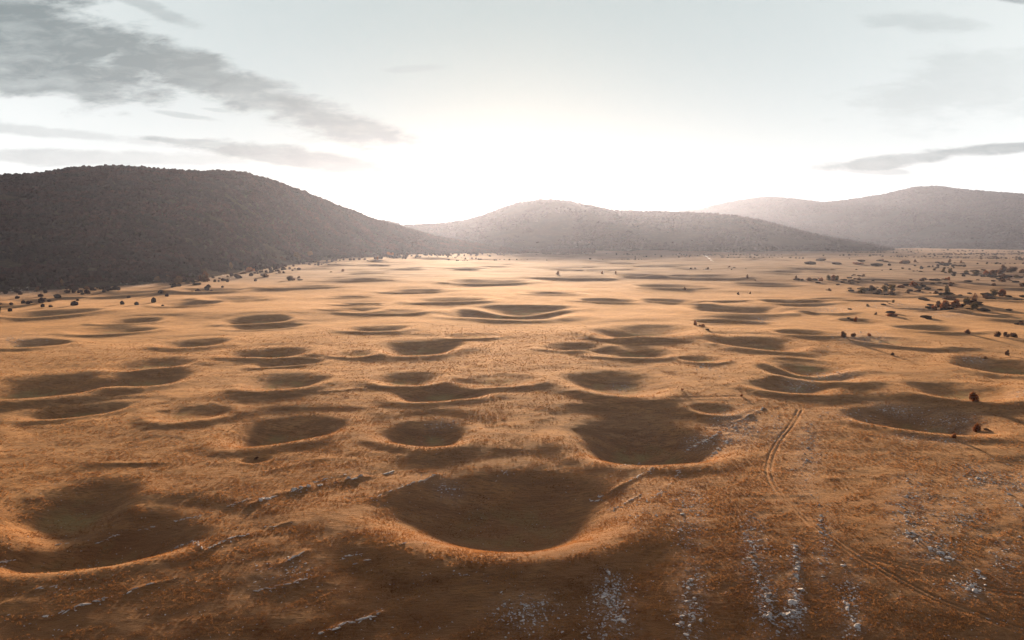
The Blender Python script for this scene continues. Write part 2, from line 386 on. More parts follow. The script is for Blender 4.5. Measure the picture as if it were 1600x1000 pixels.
n.put(n.add('ShaderNodeOutputMaterial').inputs[0], _b.outputs[0])

# ------------------------------------------------------------------ strata ledges and wheel tracks, drawn on the ground
# limestone strata: photo pixels of each line, height m, half width m, label
STRATA = [
 ([(583, 779), (610, 768), (645, 755), (684, 742)], .9, .8, 'long straight limestone ledge on the left lip of the large central sinkhole'),
 ([(395, 787), (450, 768), (500, 758), (570, 745), (620, 737)], 1.1, 1.1, 'low rocky bank running from the big left shadow towards the central sinkhole'),
 ([(62, 969), (95, 957), (130, 945)], .45, .55, 'short pale ledge in the bottom left corner of the slope'),
 ([(135, 946), (165, 936), (200, 926), (235, 914), (270, 905), (305, 897)], .75, .6, 'longest broken limestone ledge near the bottom left, with a raised grey block'),
 ([(270, 858), (300, 846), (320, 862), (350, 845), (400, 830), (457, 815)], .5, .5, 'thin stony line just below the rim of the big left shadow'),
 ([(438, 881), (458, 872), (482, 861)], .8, .6, 'short thick grey ledge alone on the brown slope left of centre'),
 ([(400, 922), (430, 918), (450, 914), (495, 901)], .6, .5, 'broken ledge low on the slope below the short thick one'),
 ([(535, 872), (580, 860), (630, 850), (668, 851)], .4, .5, 'faint stony line below the left lip of the central sinkhole'),
 ([(545, 882), (575, 877), (602, 867)], .75, .6, 'grey block ledge with a dark underside below the central sinkhole lip'),
 ([(503, 991), (540, 976), (575, 966), (605, 955), (652, 935)], .75, .7, 'rubbly ledge at the bottom edge left of centre'),
 ([(0, 948), (30, 932), (60, 920), (85, 914)], .4, .5, 'faint pale ledge at the left edge under the shadowed bowl'),
 ([(70, 855), (90, 851), (110, 848)], .35, .4, 'row of pale stones inside the lower part of the left shadow'),
 ([(148, 850), (172, 840), (196, 834)], .35, .4, 'row of pale stones crossing the middle of the left shadow'),
 ([(220, 828), (255, 820), (285, 812), (312, 806)], .4, .4, 'row of pale stones along the top of the left shadow'),
 ([(355, 792), (380, 783), (402, 777)], .4, .4, 'short stone row at the upper right of the left shadow'),
 ([(-10, 881), (8, 879), (24, 876)], .9, .6, 'bright pale rock slab cut by the left edge of the view'),
 ([(925, 783), (950, 770), (985, 752), (1022, 731)], .6, .6, 'pale strata line on the upper right lip of the central sinkhole'),
 ([(948, 748), (970, 736), (998, 722)], .45, .5, 'upper strata line above the right lip of the central sinkhole'),
 ([(958, 797), (978, 786), (1002, 773)], .5, .5, 'lower strata line on the right wall of the central sinkhole'),
 ([(1010, 785), (1035, 768), (1062, 735)], .3, .5, 'faint curved strata line right of the central sinkhole'),
 ([(690, 905), (730, 898), (768, 893)], .35, .6, 'faint rubble line under the middle of the central sinkhole rim'),
 ([(760, 764), (775, 752), (792, 735)], .3, .4, 'tiny stone row high on the far wall of the central sinkhole'),
 ([(1075, 703), (1110, 686), (1150, 662), (1192, 638)], .8, .8, 'rocky ridge line along the right lip of the sinkhole behind the central one'),
 ([(455, 770), (510, 748), (560, 738)], .3, .6, 'thin turf covered ledge above the rocky bank'),
]
SP = [p for s_ in STRATA for p in s_[0]]
h_ = hit([p[0] for p in SP], [p[1] for p in SP]); k = 0; STRATA_W = []
for (pts, hg, wd, lab) in STRATA:
    STRATA_W.append(h_[k:k + len(pts), :2]); k += len(pts)
for q, (pts, hg, wd, lab) in zip(STRATA_W, STRATA): LEDGE.append((q, hg * .28, wd * 1.4))
# turf banks without stone (long low steps across the middle distance)
for pts, hg, wd in (([(250, 642), (330, 630), (420, 622), (480, 612), (570, 607)], .8, 2.), ([(0, 700), (70, 672), (160, 655)], .5, 1.4), ([(0, 722), (110, 700), (210, 672), (300, 655)], .5, 1.5),
                    ([(330, 700), (420, 735), (560, 705), (640, 715)], .5, 2.), ([(1180, 735), (1300, 748), (1450, 742), (1590, 765)], .5, 2.), ([(1040, 745), (1150, 770), (1280, 775)], .4, 1.6)):
    LEDGE.append((hit([p[0] for p in pts], [p[1] for p in pts])[:, :2], hg * .3, wd))

TRACKS = [[(1600, 985), (1540, 964), (1470, 940), (1420, 914), (1360, 880), (1300, 842), (1250, 803), (1215, 770), (1199, 742), (1203, 714), (1216, 688), (1237, 664), (1250, 640)],
          [(1250, 640), (1232, 628), (1190, 620), (1110, 619), (1000, 624), (905, 628)],
          [(1345, 868), (1400, 880), (1480, 902), (1540, 921), (1640, 932)],
          [(767, 585), (763, 568), (768, 552), (780, 540), (770, 528), (735, 518), (690, 506), (640, 499)],
          [(780, 540), (860, 533), (900, 520)], [(500, 512), (517, 528), (530, 536)]]
TW = []
for k, pts in enumerate(TRACKS):
    q = hit([p[0] for p in pts], [p[1] for p in pts])[:, :2]
    # smooth the polyline (Chaikin) so that the ruts bend
    for _ in range(2):
        q = np.concatenate([q[:1], np.stack([.75 * q[:-1] + .25 * q[1:], .25 * q[:-1] + .75 * q[1:]], 1).reshape(-1, 2), q[-1:]])
    TW.append(q)
def track_dist(x, y):
    best = np.full(x.shape, 1e9); which = np.full(x.shape, -1, np.int8)
    for k, q in enumerate(TW):
        m = (x > q[:, 0].min() - 4) & (x < q[:, 0].max() + 4) & (y > q[:, 1].min() - 4) & (y < q[:, 1].max() + 4)
        idx = np.nonzero(m)
        X, Y = x[idx], y[idx]; b = np.full(X.shape, 1e9)
        for a0, b0 in zip(q[:-1], q[1:]):
            d = b0 - a0; t = np.clip(((X - a0[0]) * d[0] + (Y - a0[1]) * d[1]) / (d @ d + 1e-9), 0, 1)
            b = np.minimum(b, np.hypot(X - a0[0] - t * d[0], Y - a0[1] - t * d[1]))
        cur = best[idx]; w_ = which[idx]; mm = b < cur
        cur[mm] = b[mm]; w_[mm] = k; best[idx] = cur; which[idx] = w_
    return best, which

# patches where limestone shows: (px, py, half width px, half height px, amount)
ROCKY = [(1150, 668, 40, 30, .9), (1095, 690, 30, 10, .6), (1080, 800, 26, 50, .5), (1175, 850, 22, 60, .5), (1195, 930, 20, 60, .55), (955, 935, 34, 36, .55), (955, 975, 40, 26, .4), (1080, 930, 26, 70, .45),
         (1244, 885, 12, 40, .7), (1240, 950, 18, 40, .7), (1290, 850, 16, 60, .4), (1330, 940, 22, 60, .45), (1425, 790, 36, 50, .6), (1450, 850, 45, 30, .6), (1500, 800, 50, 40, .45), (1540, 750, 50, 26, .5),
         (1590, 770, 30, 40, .5), (1262, 700, 22, 60, .5), (1215, 670, 16, 30, .4), (1350, 527, 42, 12, .8), (1300, 586, 36, 7, .8), (1250, 604, 26, 8, .8), (1400, 640, 40, 7, .7), (1490, 660, 50, 12, .5),
         (1300, 483, 34, 6, .8), (1415, 684, 30, 6, .6), (1480, 690, 30, 6, .6), (970, 605, 22, 8, .5), (690, 663, 26, 8, .4), (700, 765, 26, 14, .35), (1520, 562, 22, 5, .6), (1400, 480, 60, 5, .6), (1470, 492, 50, 4, .6),
         (30, 455, 50, 7, .8), (215, 441, 26, 4, .9), (360, 432, 30, 4, .7), (1190, 500, 24, 4, .6), (20, 530, 60, 8, .4), (1595, 615, 20, 8, .6), (1330, 650, 60, 12, .35), (820, 960, 60, 30, .35), (1110, 575, 30, 10, .25),
         (1570, 870, 30, 40, .4), (1510, 920, 30, 18, .4), (1000, 790, 50, 40, .25), (440, 895, 60, 20, .2)]
rw_ = hit([p[0] for p in ROCKY], [p[1] for p in ROCKY])
ROCKW = []
for (px, py, hw, hh, am), q in zip(ROCKY, rw_):
    r = np.hypot(q[0], q[1]); D = q[1] * math.cos(PITCH) + (H - q[2]) * math.sin(PITCH)
    el = math.atan2(H - q[2], r)
    ROCKW.append((q[0], q[1], hw / F * D, min(hh / F * D / math.sin(el), 90), am, q[0] / r, q[1] / r))
def rockiness(x, y):
    o = np.zeros_like(x)
    for (cx, cy, a, b, am, ux, uy) in ROCKW:
        R = max(a, b) * 1.6
        m = (np.abs(x - cx) < R) & (np.abs(y - cy) < R)
        X, Y = x[m] - cx, y[m] - cy; v = X * ux + Y * uy; u = X * uy - Y * ux
        o[m] = np.maximum(o[m], am * sstep(1.5, .4, np.hypot(u / a, v / b)))
    return o

# ------------------------------------------------------------------ the ground: one relief, cut into ground, track, hills and mountain
NA = 1500; A1 = math.radians(43)
ang = np.concatenate([np.linspace(-math.pi, -A1, 70, endpoint=False), np.linspace(-A1, A1, NA, endpoint=False), np.linspace(A1, math.pi, 70, endpoint=False)])
rad = np.concatenate([np.geomspace(1, 92, 36, endpoint=False), 92 * np.cumprod(np.full(130, 1.0026)) , ])
rr = [rad[-1]]
while rr[-1] < 19000:
    rr.append(rr[-1] * (1.0034 if rr[-1] < 700 else 1.0042))
rad = np.concatenate([rad, rr[1:]])
na, nr = len(ang), len(rad)
TH, RR = np.meshgrid(ang, rad)                       # rows = rings
X = (RR * np.sin(TH)).ravel(); Y = (RR * np.cos(TH)).ravel()
ZZ, GREEN_LIFT, CLS = Z(X, Y, True)
R_ = RR.ravel()
rk = rockiness(X, Y)
near = R_ < 900
tus = np.zeros_like(X)
xn, yn = X[near], Y[near]
tus[near] = (.055 * fbm(xn, yn, 1.7, 3, 301) + .16 * fbm(xn * .6 + yn * .3, yn, 6.5, 3, 305)) * sstep(900, 300, R_[near])
tus[near] += .30 * rk[near] * np.maximum(fbm(xn, yn, 2.6, 3, 330), 0)
td, tk = track_dist(X, Y)
rut = np.exp(-((td - .76) / .31) ** 2) * np.where(tk < 0, 0, 1) * np.clip(.72 + .9 * fbm(X, Y, 14, 3, 808), .15, 1.1)
ZZ = ZZ + tus * (1 - .8 * (td < 1.6)) - .17 * rut - .03 * (td < 1.5)
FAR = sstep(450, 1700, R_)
V = np.stack([X, Y, ZZ], -1)
i0 = (np.arange(nr - 1)[:, None] * na + np.arange(na)[None, :]); i1 = np.roll(i0, -1, 1)
Q = np.stack([i0, i0 + na, i1 + na, i1], -1).reshape(-1, 4)     # wound so that the normals point up
# hills begin where the relief says so; tracks are the faces within 1.9 m of the wheel line
fc = np.max(CLS[Q], 1); fc = np.where((np.min(td[Q], 1) < 1.75) & (fc == 0), 4, fc)
names = {0: ('ground', MG, 'dry golden pasture pitted with round sinkholes, filling the whole plain'), 1: ('hill', MHL, 'dark wooded hill rising at the left side of the plain'),
         2: ('distant_hill', MHM, 'rounded hill in the middle of the skyline that the sun sets behind'), 3: ('mountain', MHR, 'long hazy blue mountain on the right skyline'),
         4: ('dirt_track', MT, 'worn two rut dirt track winding over the brown slope at the right')}
for c_, (nm, mt, lab) in names.items():
    q = Q[fc == c_]
    u, inv = np.unique(q, return_inverse=True); inv = inv.reshape(q.shape)
    o = mesh_np(nm, V[u], inv, mt, True); tag(o, lab, None, None, 'structure')
    if c_ in (0, 4):
        attr(o.data, 'near', sstep(290, 120, R_[u])); attr(o.data, 'green_lift', GREEN_LIFT[u]); attr(o.data, 'far', FAR[u]); attr(o.data, 'rock', rk[u])
        if c_ == 4: attr(o.data, 'rut', rut[u])
del TH, RR
# ------------------------------------------------------------------ rocks
def ico(sub):
    import bmesh
    bm = bmesh.new(); bmesh.ops.create_icosphere(bm, subdivisions=sub, radius=1)
    v = np.array([q.co[:] for q in bm.verts]); f = np.array([[q.index for q in t.verts] for t in bm.faces]); bm.free()
    return v, f
IC1, IC2 = ico(1), ico(2)
IC0 = ico(1)
def rock_shape(rng, base=IC2, flatz=.62):
    v, f = base; v = v.copy()
    for _ in range(11):                                     # cut the ball with random planes: flat angular faces
        n_ = rng.normal(size=3); n_ /= np.linalg.norm(n_); d = rng.uniform(.45, .85)
        s_ = v @ n_; m = s_ > d; v[m] -= np.outer(s_[m] - d, n_)
    v += rng.normal(0, .035, v.shape); v[:, 2] *= flatz; v[:, 0] *= rng.uniform(1.0, 1.5)
    return v, f
RK = [rock_shape(np.random.default_rng(50 + i)) for i in range(8)]
RKS = [rock_shape(np.random.default_rng(80 + i), IC1) for i in range(8)]
ROCK_ME = [mesh_np('limestone_rock', v, f, STONE, link=False) for v, f in RK]
def rotz(v, a):
    c, s_ = np.cos(a), np.sin(a); o_ = v.copy(); o_[:, 0] = v[:, 0] * c - v[:, 1] * s_; o_[:, 1] = v[:, 0] * s_ + v[:, 1] * c; return o_
def merged(name, items, shapes, mat, sm=False, tint=None):
    """items: rows (x, y, z, sx, sy, sz, rot); one mesh out of many shapes"""
    Vs, Fs, T, off = [], [], [], 0
    items = np.asarray(items, float); kk = RNG.integers(0, len(shapes), len(items))
    for j, (v, f) in enumerate(shapes):
        it = items[kk == j]
        if not len(it): continue
        c, s_ = np.cos(it[:, 6])[:, None], np.sin(it[:, 6])[:, None]
        vx, vy, vz = v[None, :, 0] * it[:, 3:4], v[None, :, 1] * it[:, 4:5], v[None, :, 2] * it[:, 5:6]
        P_ = np.stack([vx * c - vy * s_ + it[:, 0:1], vx * s_ + vy * c + it[:, 1:2], vz + it[:, 2:3]], -1)
        Vs.append(P_.reshape(-1, 3)); Fs.append((f[None] + (np.arange(len(it)) * len(v))[:, None, None] + off).reshape(-1, f.shape[1]))
        if tint is not None: T.append(np.repeat(tint[kk == j], len(v)))
        off += len(it) * len(v)
    o_ = mesh_np(name, np.concatenate(Vs), np.concatenate(Fs), mat, sm)
    if tint is not None: attr(o_.data, 'tint', np.concatenate(T))
    return o_

EXTRA = []
# strata ledges: each one a bedrock outcrop of tilted slabs
for q, (pts, hg, wd, lab) in zip(STRATA_W, STRATA):
    if 'turf' in lab or 'bank' in lab and hg > 1.0: dens_ = .55
    else: dens_ = .85
    seg = np.hypot(*(q[1:] - q[:-1]).T); L = seg.sum(); cum = np.concatenate([[0], np.cumsum(seg)])
    s_ = 0; rng = np.random.default_rng(int(L * 100) + 3)
    pm = q[len(q) // 2]; items = [(pm[0], pm[1], 0, .55 + .4 * hg, wd * .36, hg * .5, math.atan2(q[-1][1] - q[0][1], q[-1][0] - q[0][0]))]
    while s_ < L:
        ln = rng.uniform(.6, 2.2) * (.6 + hg * .6)
        gate = vnoise(np.array([s_ / 4.5 + L]), np.array([hg * 7.]), 9)[0]
        if gate > -.30 + (1 - dens_) and rng.random() < .74:
            x = np.interp(s_, cum, q[:, 0]); y = np.interp(s_, cum, q[:, 1])
            x2 = np.interp(min(s_ + .5, L), cum, q[:, 0]); y2 = np.interp(min(s_ + .5, L), cum, q[:, 1])
            a = math.atan2(y2 - y, x2 - x) if s_ + .5 < L else a
            big_ = 1 + max(0, gate) * 1.2
            off_ = rng.normal(0, .5 * wd)
            x -= math.sin(a) * off_; y += math.cos(a) * off_
            items.append((x, y, 0, ln * .50, wd * rng.uniform(.20, .46) * big_, hg * rng.uniform(.22, .62) * big_, a + rng.normal(0, .28)))
            for _ in range(rng.integers(0, 4)):             # broken pieces beside it
                e = rng.uniform(.12, .34); items.append((x + rng.normal(0, wd * 1.6), y + rng.normal(0, wd * 1.6), 0, e, e * .8, e * .8, rng.uniform(0, 6)))
        s_ += ln * .8
    items = np.array(items); items[:, 2] = Z(items[:, 0], items[:, 1]) + items[:, 5] * .05
    main = items[items[:, 3] > .30][:100]
    if len(main): EXTRA.append(items[items[:, 3] <= .30])
    else: main = items
    c0 = main[len(main) // 2, :3]
    e_ = bpy.data.objects.new('rock_ledge', None); COL.objects.link(e_); e_.location = c0
    for row in main:
        o = bpy.data.objects.new('slab', ROCK_ME[rng.integers(0, 8)]); COL.objects.link(o); o.parent = e_
        o.location = row[:3] - c0; o.scale = row[3:6]; o.rotation_euler = (rng.normal(0, .12), rng.normal(0, .10), row[6])
    tag(e_, lab, 'rock ledge', 'limestone ledges on the left and central slopes' if pts[0][0] < 900 else 'limestone ledges by the right rims')

# loose rocks lying in bands: (px, py, half width, half height, lean px per px down, individuals, size m, label)
BANDS = [
 (955, 920, 18, 26, -.2, 16, .62, 'in the dense cluster topping the bottom centre stone patch'),
 (962, 965, 26, 30, .1, 12, .50, 'in the sparse lower bottom centre stone patch'),
 (835, 960, 26, 26, -.8, 8, .42, 'scattered at the bottom edge below the central sinkhole'),
 (1064, 815, 8, 40, 0, 12, .55, 'in the narrow upright band right of the central sinkhole'),
 (1078, 925, 15, 40, .1, 18, .60, 'in the long band rising from the bottom edge, centre right'),
 (1080, 985, 18, 22, .1, 10, .60, 'at the bottom edge ending the long centre right band'),
 (1172, 850, 8, 22, .25, 8, .60, 'topping the winding stone band left of the track'),
 (1186, 900, 8, 30, .3, 12, .62, 'midway down the winding stone band left of the track'),
 (1202, 960, 10, 34, .1, 12, .65, 'in the lower end of the winding band left of the track'),
 (1244, 880, 4, 28, .1, 14, .62, 'in the straight white row left of the track fork'),
 (1246, 932, 5, 12, 0, 6, .72, 'among the big white blocks ending the straight row'),
 (1232, 962, 12, 12, -.8, 9, .70, 'in the hooked tail under the big white blocks'),
 (1284, 812, 4, 24, .1, 9, .55, 'in the short row just above the track bend'),
 (1282, 890, 7, 26, .15, 8, .40, 'in the faint row just below the track bend'),
 (1322, 898, 4, 24, .35, 8, .45, 'in the leaning row below the track'),
 (1330, 962, 5, 32, .5, 12, .55, 'in the leaning row near the bottom edge, right'),
 (1418, 758, 20, 20, .6, 12, .55, 'in the upper part of the wide scatter above the track'),
 (1410, 800, 20, 20, .6, 14, .50, 'in the middle of the wide scatter above the track'),
 (1425, 838, 12, 10, .8, 8, .62, 'where the wide scatter above the track narrows'),
 (1472, 866, 20, 12, 1., 16, .66, 'in the bright dense lower end of the wide scatter'),
 (1500, 806, 30, 14, .4, 8, .48, 'in the loose patch on the right hand slope'),
 (1518, 742, 14, 16, .5, 8, .60, 'of the small heap high on the right hand slope'),
 (1580, 768, 18, 26, .5, 9, .52, 'on the upper slope by the right edge'),
 (1530, 895, 20, 10, .5, 8, .55, 'beside the upper arm of the track fork'),
 (1515, 918, 12, 9, .5, 5, .6, 'just above the lower track near the right edge'),
 (1262, 690, 7, 34, -.2, 12, .55, 'in the row beside the bend of the upper track'),
 (1214, 672, 8, 24, -.1, 7, .5, 'in the patch just left of the upper track'),
 (1125, 700, 8, 14, -.8, 10, .72, 'in the pale heap at the right lip of the second sinkhole'),
 (1160, 668, 22, 18, -.7, 14, .65, 'on the rocky shoulder right of the second sinkhole'),
]
grp_rocks = 'limestone rocks on the right hand slope'
pxs, pys, meta = [], [], []
for bi, (px, py, hw, hh, lean, nn, sz, lab) in enumerate(BANDS):
    g = np.random.default_rng(900 + bi)
    for j in range(nn):
        b_ = g.uniform(-1, 1) * hh; a_ = g.normal(0, .5) * hw
        pxs.append(px + a_ + lean * b_); pys.append(min(py + b_, 997)); meta.append((bi, sz * g.uniform(.55, 1.35) * (1 if g.random() > .12 else 1.5), j))
g0 = np.random.default_rng(4)
ROCK_LAB = {}
for bi, B in enumerate(BANDS):
    idx = [k for k, m_ in enumerate(meta) if m_[0] == bi]; left_ = list(idx)
    for word, key in (('largest', lambda k: -meta[k][1]), ('topmost', lambda k: pys[k]), ('lowest', lambda k: -pys[k]), ('leftmost', lambda k: pxs[k]), ('rightmost', lambda k: -pxs[k])):
        k = min(idx, key=key)
        if k in left_: ROCK_LAB[(bi, meta[k][2])] = word + ' rock ' + B[7]; left_.remove(k)
    for k in left_: ROCK_LAB[(bi, meta[k][2])] = 'inner rock ' + B[7]
hp = hit(pxs, pys)
for (x, y, z), (bi, sz, j) in zip(hp, meta):
    o = bpy.data.objects.new('limestone_rock', ROCK_ME[g0.integers(0, 8)]); COL.objects.link(o)
    o.location = (x, y, z + .06 * sz); sz *= 1.6; o.scale = (sz * g0.uniform(.42, .62), sz * g0.uniform(.32, .5), sz * g0.uniform(.36, .62))
    o.rotation_euler = (g0.normal(0, .16), g0.normal(0, .16), g0.uniform(0, 6.28))
    tag(o, ROCK_LAB[(bi, j)], 'rock', grp_rocks)
# the rubble nobody could count, in the same bands and on every rocky patch
it = []
sx, sy, ss = [], [], []
g = np.random.default_rng(31)
for (px, py, hw, hh, lean, nn, sz, lab) in BANDS:
    for j in range(int(nn * 7)):
        b_ = g.normal(0, .62) * hh * 1.15; a_ = g.normal(0, .75) * hw * 1.2
        sx.append(px + a_ + lean * b_); sy.append(py + b_); ss.append(sz * g.uniform(.16, .50))
for (px, py, hw, hh, am) in ROCKY:
    for j in range(int(hw * hh * am * .22) + 12):
        sx.append(px + g.normal(0, .5) * hw); sy.append(py + g.normal(0, .5) * hh); ss.append(g.uniform(.10, .42) * (1 + max(0, (700 - py) / 160.)))
for j in range(2600):
    sx.append(g.uniform(-40, 1640)); sy.append(g.uniform(680, 1040)); ss.append(g.uniform(.07, .24))
sx, sy, ss = np.array(sx), np.clip(np.array(sy), 420, 1060), np.array(ss)
order = np.argsort(sy)
q = np.concatenate([hit(sx[c], sy[c]) for c in np.array_split(order, 12)]); ss = ss[order]
it = np.stack([q[:, 0], q[:, 1], q[:, 2] + .04 * ss, ss * g.uniform(.7, 1.5, len(ss)), ss * g.uniform(.5, .9, len(ss)), ss * g.uniform(.5, .9, len(ss)), g.uniform(0, 6.28, len(ss))], -1)
it = np.concatenate([it] + EXTRA)
tag(merged('rubble', it, RKS, STONE), 'small pale limestone rubble strewn among the dry grass of the slopes', 'rubble', None, 'stuff')

# ------------------------------------------------------------------ dry grass tufts on the near slopes
def tuft(seed):
    g = np.random.default_rng(seed); V_, F_ = [], []
    for k in range(6):
        a = g.uniform(0, 6.28); r0 = g.uniform(0, .35); x0, y0 = r0 * math.cos(a), r0 * math.sin(a)
        b = g.uniform(0, 3.14); wdt = g.uniform(.10, .22); l = g.uniform(.25, .6); h1 = g.uniform(.55, 1.)
        ddx, ddy = math.cos(b) * wdt, math.sin(b) * wdt; n0 = len(V_)
        V_ += [(x0 - ddx, y0 - ddy, -.15), (x0 + ddx, y0 + ddy, -.15), (x0 + l * math.cos(a), y0 + l * math.sin(a), h1)]
        F_.append((n0, n0 + 1, n0 + 2))
    return np.array(V_), np.array(F_)
GM, n = new_mat('straw'); _p = geo_pos(n); _fp = n.mapping(_p, sc=(1, 1, 0))
_c = n.mix(n.rng(n.noise(_fp, 1 / 7., 5, .65), .40, .62), (.40, .205, .080, 1), (.18, .075, .028, 1))
_c = n.mix(n.rng(n.noise(_fp, 1.3, 2, .6), .45, .7), _c, (.30, .15, .06, 1))
_d = n.add('ShaderNodeBsdfDiffuse'); _t = n.add('ShaderNodeBsdfTranslucent'); n.put(_d.inputs[0], _c); n.put(_t.inputs[0], _c)
_m = n.add('ShaderNodeMixShader'); _m.inputs[0].default_value = .42; n.put(_m.inputs[1], _d.outputs[0]); n.put(_m.inputs[2], _t.outputs[0])
n.put(n.add('ShaderNodeOutputMaterial').inputs[0], _m.outputs[0])
NG = 330000
g = np.random.default_rng(77)
ga = g.uniform(-.74, .74, NG); gr = 1 / (g.uniform(1 / 560., 1 / 98., NG)); gr = np.where(g.random(NG) < .35, 98 * (520 / 98.) ** g.random(NG), gr)
gx, gy = gr * np.sin(ga), gr * np.cos(ga)
pat = fbm(gx * .86 + gy * .5, (gy * .86 - gx * .5) * 2.6, 9., 4, 505, .6) + .5 * fbm(gx, gy, 60, 3, 507)
tdg, _ = track_dist(gx, gy)
keep = (pat > g.uniform(-.42, .22, NG)) & ((np.abs(tdg - .72) > .4) | (tdg > 2)); gx, gy, gr = gx[keep], gy[keep], gr[keep]
gz = np.concatenate([Z(a_, b_) for a_, b_ in zip(np.array_split(gx, 6), np.array_split(gy, 6))])
gs = g.uniform(.45, 1.1, len(gx)) * (.22 + gr / 1700.)
it = np.stack([gx, gy, gz, gs * 1.5, gs * 1.5, gs * g.uniform(.6, 1.1, len(gs)), g.uniform(0, 6.28, len(gs))], -1)
tag(merged('grass', it, [tuft(i) for i in range(8)], GM), 'dry straw coloured grass tufts covering the near slopes', 'grass', None, 'stuff')
# ------------------------------------------------------------------ woods and single trees
def blob(seed, base, amp=.22):
    g = np.random.default_rng(seed); v, f = base; v = v.copy()
    nn = g.normal(size=(7, 3)); nn /= np.linalg.norm(nn, axis=1)[:, None]
    d = 1 + amp * sum(np.maximum(0, v @ q) ** 3 * g.uniform(-.6, 1.2) for q in nn) + g.normal(0, .09, len(v))
    v = v * d[:, None]; v[:, 2] = v[:, 2] * .95 + .75
    return v, f
BL1 = [blob(i, IC1) for i in range(8)]
IC00 = None
def ico0():
    import bmesh
    bm = bmesh.new(); bmesh.ops.create_icosphere(bm, subdivisions=1, radius=1); bm.free()
    t = (1 + 5 ** .5) / 2
    v = np.array([(-1, t, 0), (1, t, 0), (-1, -t, 0), (1, -t, 0), (0, -1, t), (0, 1, t), (0, -1, -t), (0, 1, -t), (t, 0, -1), (t, 0, 1), (-t, 0, -1), (-t, 0, 1)], float)
    f = np.array([(0, 11, 5), (0, 5, 1), (0, 1, 7), (0, 7, 10), (0, 10, 11), (1, 5, 9), (5, 11, 4), (11, 10, 2), (10, 7, 6), (7, 1, 8), (3, 9, 4), (3, 4, 2), (3, 2, 6), (3, 6, 8), (3, 8, 9), (4, 9, 5), (2, 4, 11), (6, 2, 10), (8, 6, 7), (9, 8, 1)])
    return v / np.linalg.norm(v[0]), f
BL0 = [blob(20 + i, ico0()) for i in range(6)]
def wood_material(name, c1, c2, c3):
    m, n = new_mat(name); t = at_(n, 'tint'); p = geo_pos(n)
    col = n.mix(t, c1, c2); col = n.mix(n.m('MULTIPLY', n.rng(n.noise(p, 1 / 90., 5, .65), .44, .60), .85), col, c3)
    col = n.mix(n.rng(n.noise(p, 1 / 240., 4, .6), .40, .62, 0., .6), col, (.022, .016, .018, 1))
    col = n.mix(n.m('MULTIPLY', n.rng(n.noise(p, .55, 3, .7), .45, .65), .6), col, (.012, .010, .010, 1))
    df = n.add('ShaderNodeBsdfDiffuse'); n.put(df.inputs[0], col)
    tr = n.add('ShaderNodeBsdfTranslucent'); n.put(tr.inputs[0], col)
    mx = n.add('ShaderNodeMixShader'); mx.inputs[0].default_value = .3; n.put(mx.inputs[1], df.outputs[0]); n.put(mx.inputs[2], tr.outputs[0])
    bp = n.add('ShaderNodeBump'); bp.inputs['Distance'].default_value = 1.6; n.put(bp.inputs['Height'], n.noise(p, .8, 3, .7)); n.put(df.inputs['Normal'], bp.outputs[0])
    n.put(n.add('ShaderNodeOutputMaterial').inputs[0], mx.outputs[0]); return m
MW = wood_material('autumn_woodland', (.048, .021, .020, 1), (.082, .036, .030, 1), (.036, .030, .028, 1))
def scatter(N, a0, a1, r0, r1, seed, cond, hill_only):
    g = np.random.default_rng(seed)
    a = g.uniform(a0, a1, N); r = np.sqrt(g.uniform(r0 * r0, r1 * r1, N)); x, y = r * np.sin(a), r * np.cos(a)
    zs, cl = [], []
    for q in np.array_split(np.arange(N), max(1, N // 60000)):
        z_, _, c_ = Z(x[q], y[q], True); zs.append(z_); cl.append(c_)
    z = np.concatenate(zs); cl = np.concatenate(cl); k = cond(x, y, z, cl, g)
    return x[k], y[k], z[k], r[k], g
# the wood on the left hill
def c_left(x, y, z, cl, g):
    r = np.hypot(x, y); az = np.arctan2(x, y); nm, el, rf, rc, back = HILLS[0]
    a = np.interp(az, AZ, rf); c = np.interp(az, AZ, rc); edge = fbm(x, y, 170, 3, 601) * 150
    d_ = r - a + edge
    return (r < c + 130) & (d_ > -650) & (g.random(len(x)) < np.maximum(sstep(-.12, .5, d_ / 420. + .62 * fbm(x, y, 105, 3, 606) - .02), .16 * sstep(-650, -60, d_) * (fbm(x, y, 75, 3, 611) > .10))) & (fbm(x, y * 1.3, 130, 3, 609) > -.50) & (z > -15)
x, y, z, r, g = scatter(125000, -.80, .12, 800, 4600, 61, c_left, 1)
s = g.uniform(2.4, 5.2, len(x)) * (1 + (r - 1200) / 5200.) * np.where(z < 2.5, g.uniform(.45, .9, len(x)), 1)
it = np.stack([x, y, z - .3, s * g.uniform(.9, 1.3, len(s)), s, s * g.uniform(.75, 1.3, len(s)), g.uniform(0, 6.28, len(s))], -1)
nearm = r < 1900; tn = g.random(len(x))
print('woodland trees', len(x), nearm.sum())
